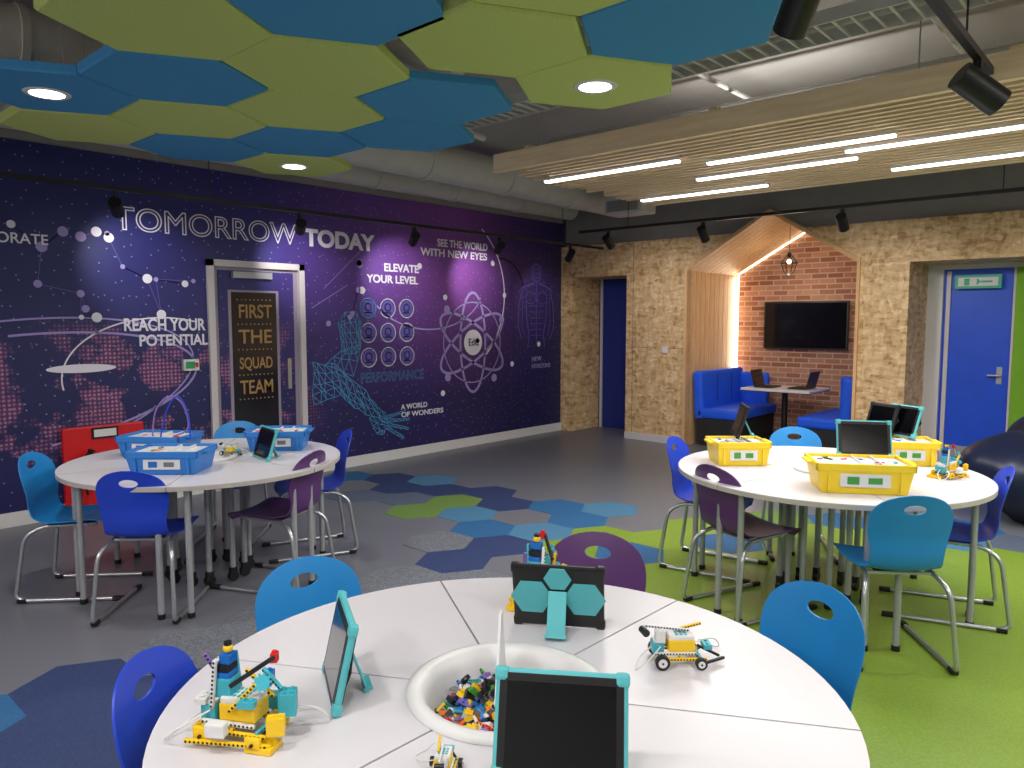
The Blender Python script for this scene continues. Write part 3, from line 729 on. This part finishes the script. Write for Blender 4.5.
def robot(name,loc,rz,seed,sc=1.0,tall=0):
    random.seed(seed);b=B();L=LEGO;S=Matrix.Scale(sc,4)
    def at(*a): b.M=S@T(*a)
    for s in (-1,1): beam(b,S@T(0,s*.034,.022),17,L[1]);beam(b,S@T(-.01,s*.027,.034),13,L[4])
    for x in(-.05,0,.05): beam(b,S@T(x,0,.026,math.pi/2),9,L[7] if x else L[1])
    at(.005,0,.036);b.box((0,0,.016),(.07,.048,.032),L[1],bev=.004);b.box((0,0,.036),(.066,.046,.012),L[4],bev=.003)
    for i in range(3):
        for j in range(3): b.box((-.012+.012*i,-.012+.012*j,.0425),(.007,.007,.002),L[7])
    at(-.055,.0,.03);b.box((0,0,.014),(.03,.04,.028),L[7],bev=.004);b.box((0,0,.03),(.022,.032,.006),L[4])
    for x,r in ((-.05,.019),(.05,.015)):
        for s in(-1,1):
            at(x,s*.046,r,0,math.pi/2)
            if tall: b.box((0,0,0),(.03,.03*r/.019,.008),L[1],bev=.003)
            else:
                b.cyl((0,0,-.006),(0,0,.006),r,L[5],20);b.cyl((0,0,-.0075),(0,0,.0075),r*.6,L[4],14)
            b.cyl((0,0,-.009),(0,0,.009),.003,L[5],6)
        at(x,0,r,0,math.pi/2);b.cyl((0,0,-.05),(0,0,.05),.0025,L[5],6)
    if tall:
        beam(b,S@T(.0,-.05,.012,.1),19,L[1]);beam(b,S@T(.0,.05,.012,-.1),15,L[1]);at(.06,-.03,.0);brick(b,.05,.04,.01,L[1]);at(-.07,.02,.0);brick(b,.05,.06,.01,L[1])
        for s in (-1,1):
            beam(b,S@T(-.03+.01*s,s*.022,.10,0,0,math.pi/2-.1*s),11,L[4] if s<0 else L[7]);beam(b,S@T(.02,s*.028,.085,.2,0,.8*s),9,L[1])
        at(-.028,0,.072);b.box((0,0,.018),(.034,.034,.036),L[7],bev=.004);b.box((0,0,.04),(.03,.03,.012),L[2],bev=.003)
        at(-.028,0,.12);brick(b,.024,.03,.012,L[5]);at(-.024,.0,.133);brick(b,.02,.024,.016,L[2])
        at(-.024,0,.152);b.sphere((0,0,.006),.009,L[1],8);b.cyl((0,0,.01),(0,0,.018),.007,L[5],10)
        beam(b,S@T(.03,-.01,.125,.6,0,-.5),11,L[5]);beam(b,S@T(.05,.02,.10,-.4,0,.4),7,L[7]);beam(b,S@T(-.065,.015,.11,.5,0,1.1),8,L[9])
        at(.052,-.016,.11,.5,1.1);b.cyl((0,0,-.004),(0,0,.004),.013,L[7],16)
        for k in range(10):
            a=k*.628;b.box((.014*math.cos(a),.014*math.sin(a),0),(.004,.004,.007),L[7],(0,0,a))
        at(.058,.016,.135,.3);brick(b,.012,.016,.016,L[0]);at(.03,-.03,.07,.2);brick(b,.03,.016,.012,L[7])
        at(-.07,-.01,.06,.2);brick(b,.02,.03,.01,L[4]);at(.08,.02,.04,.4);brick(b,.03,.03,.04,L[7]);at(.085,-.03,.03,.4);brick(b,.03,.02,.03,L[1])
        at(.03,.04,.08,.3);brick(b,.016,.03,.02,L[2])
        at(-.01,-.06,.03,.1);b.box((0,0,.012),(.035,.02,.024),L[4],bev=.003);at(.02,.062,.02,.1);b.box((0,0,.015),(.04,.022,.03),L[7],bev=.003)
    else:
        beam(b,S@T(-.03,.0,.092,.1,0,.15),15,L[4]);beam(b,S@T(.03,.018,.088,.1,0,-.2),9,L[1]);at(-.05,-.01,.06);brick(b,.024,.024,.03,L[4])
        at(-.09,-.005,.085,.2);b.cyl((0,-.015,0),(0,.015,0),.01,L[5],12);at(.075,0,.04);brick(b,.02,.04,.012,L[7])
        beam(b,S@T(.09,-.02,.012,.5),9,L[5]);beam(b,S@T(.08,.0,.03,.2,0,.5),9,L[5])
    b.M=S
    b.tube(catmull([(.06,.02,.05),(.11,.05,.04),(.13,.08,.004),(.09,.11,.004),(.04,.08,.02),(.0,.03,.05)],6),.0018,L[4],6)
    b.tube(catmull([(-.05,-.02,.05),(-.09,-.06,.03),(-.12,-.05,.004),(-.1,-.01,.02),(-.06,0,.05)],6),.0018,L[4],6)
    b.M=Matrix.Identity(4);b.out(name,loc,rz)
robot("toy_brick_robot",(-1.39,.72,H),.5,1,1.15,1)
robot("toy_brick_robot",(-.89,1.61,H),.75,2,.95,0)
robot("toy_brick_robot",(-1.41,1.70,H),1.9,3,1.25,1)
robot("toy_brick_robot",(-.98,.90,H),2.2,4,.6,0)
robot("toy_brick_robot",(-.90,4.55,H),1.2,7,1.1,1)
robot("toy_brick_robot",(-4.42,2.27,H),.3,11,.8,0)

# ------------------------------------------------------------------ tablets
def tablet(loc,rz,case=M_teal,back=False,tilt=.32,w=.265,h=.195,name="tablet_computer"):
    b=B();b.M=T(0,0,0,0,-tilt)
    b.box((0,0,h/2),(w,.016,h),case,bev=.007);b.box((0,-.0075,h/2),(w-.016,.004,h-.016),M_black,bev=.0015);b.box((0,-.0098,h/2),(w-.045,.001,h-.045),M_screen)
    b.box((0,.0075,h/2),(w-.014,.006,h-.014),M_black,bev=.002)
    for sx in(-1,1):
        for sz in(0,1): b.box((sx*(w/2-.011),0,.011+sz*(h-.022)),(.028,.022,.028),case,bev=.008)
    if back:
        for hx,hz,r in ((-.072,h*.5,.058),(.072,h*.5,.058),(0,h*.82,.038)): b.prism(hexpts(hx,hz,r,0),.010,.0125,M_teal,'Y')
    else:
        for hx,hz,r in ((-.07,h*.5,.05),(.07,h*.5,.05)): b.prism(hexpts(hx,hz,r,0),.010,.0125,M_dark,'Y')
    b.cyl((0,-.0104,h-.013),(0,-.0108,h-.013),.003,M_dark,8)
    b.M=T(0,0,0,0,-tilt)@T(0,.013,h*.62,0,tilt*2+.12)
    b.box((0,.0,-h*.3),(.05,.006,h*.6),M_teal,bev=.002);b.box((0,.004,-h*.6),(.06,.02,.008),M_teal)
    b.M=Matrix.Identity(4);b.out(name,(loc[0],loc[1],loc[2]+.004),rz)
tablet((-.80,1.02,H),.60,tilt=.38,w=.25)
tablet((-1.245,1.585,H),.66+math.pi-.1,case=M_black,back=True,tilt=.3,w=.25)
tablet((-1.40,.94,H),-.50,tilt=.22,w=.23)
tablet((-4.16,2.33,H),-.15,case=M_teal,w=.25)
tablet((-1.20,4.10,H+.13),.5,case=M_teal,w=.27)
tablet((-1.98,4.22,H+.15),-1.0,case=M_black);tablet((-1.38,4.95,H+.14),-.5,case=M_black,w=.22);tablet((-1.25,4.93,H+.14),-.5,case=M_teal,w=.22)

# ------------------------------------------------------------------ storage bins
def bin_(loc,rz,body,top,name="storage_bin",w=.42,d=.3,h=.13):
    b=B()
    b.frus((0,0),0,h-.03,(w*.86,d*.84),(w*.96,d*.95),body)
    t=.014
    for s in(-1,1):
        b.box((0,s*(d/2-t/2),h-.018),(w,t,.036),body,bev=.004);b.box((s*(w/2-t/2),0,h-.018),(t,d,.036),body,bev=.004)
        b.box((s*(w/2+.012),0,h-.012),(.03,d*.45,.012),body,bev=.004)
        b.box((0,s*(d/2*.9),h*.45),(w*.5,.012,h*.42),M_whitep)
        b.box((-w*.12,s*(d/2*.9+.007),h*.45),(w*.12,.002,h*.25),LEGO[3] if body is M_yel else LEGO[2]);b.box((w*.1,s*(d/2*.9+.007),h*.45),(w*.14,.002,h*.2),LEGO[3] if body is M_yel else M_bgrey)
        for x in(-.36,.36): b.box((x*w,s*(d/2*.93),h*.42),(.012,.014,h*.7),body)
    b.box((0,0,h-.022),(w-.03,d-.03,.012),top)
    b.box((0,0,h-.010),(.006,d-.03,.014),top);b.box((w*.2,0,h-.010),(.006,d-.03,.014),top)
    random.seed(int(abs(loc[0]*100)))
    for i in range(16):
        b.M=T(random.uniform(-w*.4,w*.4),random.uniform(-d*.38,d*.38),h-.02,random.uniform(0,3),random.uniform(-.3,.3),0)
        brick(b,random.choice((.024,.032,.048)),.016,.010,random.choice(LEGO+[LEGO[4]]*10),False)
    b.M=Matrix.Identity(4);b.out(name,loc,rz)
bin_((-4.22,1.82,H),.75,M_binblue,M_whitep,w=.4);bin_((-4.80,2.0,H),.62,M_binblue,M_whitep);bin_((-4.43,2.62,H),.85,M_binblue,M_whitep,w=.38)
bin_((-1.94,4.18,H),.75,M_yel,M_whitep,w=.32,d=.26,h=.14);bin_((-1.18,3.93,H),.55,M_yel,M_whitep,w=.46,d=.3,h=.15);bin_((-1.20,4.86,H),.5,M_yel,M_whitep,w=.32,d=.28,h=.14)
b=B();b.tube(catmull([(0,0,0),(.0,.05,.16),(.06,.1,.25),(.14,.12,.2),(.18,.1,.05),(.1,.05,.0)],8),.005,LEGO[9],8)
b.tube(catmull([(.05,0,0),(.1,.0,.18),(.16,.02,.26),(.22,.02,.15),(.24,0,.0)],8),.005,M_rb,8);b.out("cable",(-4.75,1.93,H+.115),.7)
# ------------------------------------------------------------------ fire point, beanbags
b=B();b.box((0,0,.37),(.05,.62,.70),M_red,bev=.01);b.box((.09,0,.03),(.22,.62,.06),M_red,bev=.01)
for s in(-1,1):
    b.cyl((.1,s*.14,.06),(.1,s*.14,.45),.075,M_red,20);b.sphere((.1,s*.14,.45),.075,M_red,8,(1,1,.6));b.cyl((.1,s*.14,.48),(.1,s*.14,.54),.02,M_black,10)
    b.box((.13,s*.14,.54),(.1,.02,.015),M_black);b.tube(catmull([(.1,s*.14,.52),(.17,s*.2,.5),(.19,s*.22,.35),(.18,s*.2,.2)],5),.009,M_black,8)
b.box((.03,0,.66),(.012,.2,.09),M_black);b.box((.038,0,.66),(.004,.17,.06),M_whitep)
b.out("fire_extinguisher_stand",(XL+.03,2.28,0))
def beanbag(loc,r,h,seed,rz):
    random.seed(seed);b=B();n=40;k=22;vs=[];fs=[]
    for i in range(k+1):
        t=i/k
        for j in range(n):
            a=2*math.pi*j/n
            pr=math.sin(min(1,t*1.6+.12)*math.pi/2) if t<.55 else math.cos((t-.55)/.45*math.pi/2)**.75
            rr=r*max(.02,pr)*(1+.035*math.cos(6*a)+.03*math.sin(3*a+seed+4*t)+.015*math.sin(9*a-7*t))
            z=h*(t**.9);off=.12*r*t*t*3
            vs.append((rr*math.cos(a)-off*.6,rr*math.sin(a)*.95,max(.003,z)))
    for i in range(k):
        for j in range(n):fs.append((i*n+j,i*n+(j+1)%n,(i+1)*n+(j+1)%n,(i+1)*n+j))
    fs.append(list(range(n))[::-1]);fs.append([k*n+j for j in range(n)])
    b.add(vs,fs,M_bean,True);b.out("bean_bag",loc,rz)
beanbag((-.82,6.95,.004),.46,.72,1,.5);beanbag((-.72,7.88,.0),.42,.9,2,2.0)
b=B();b.bb(-.02,.02,-.07,.07,-.05,.05,M_whitep);b.bb(.02,.025,-.05,.03,-.03,.03,mat("green_button",(40,150,90),.4));b.bb(.02,.025,.035,.06,-.02,.02,M_red);b.out("door_release_button",(XL+.02,3.03,1.18))

# ------------------------------------------------------------------ world + camera
w=bpy.data.worlds.new("World");SC.world=w;w.use_nodes=True
w.node_tree.nodes["Background"].inputs[0].default_value=(.5,.55,.6,1);w.node_tree.nodes["Background"].inputs[1].default_value=.3
cam=bpy.data.cameras.new("Camera");cam.sensor_width=36;cam.lens=745/1024*36;cam.clip_start=.05
co=bpy.data.objects.new("Camera",cam);bpy.context.collection.objects.link(co)
co.location=(0,0,1.58);co.rotation_euler=(math.pi/2-.0857,0,.7314);SC.camera=co
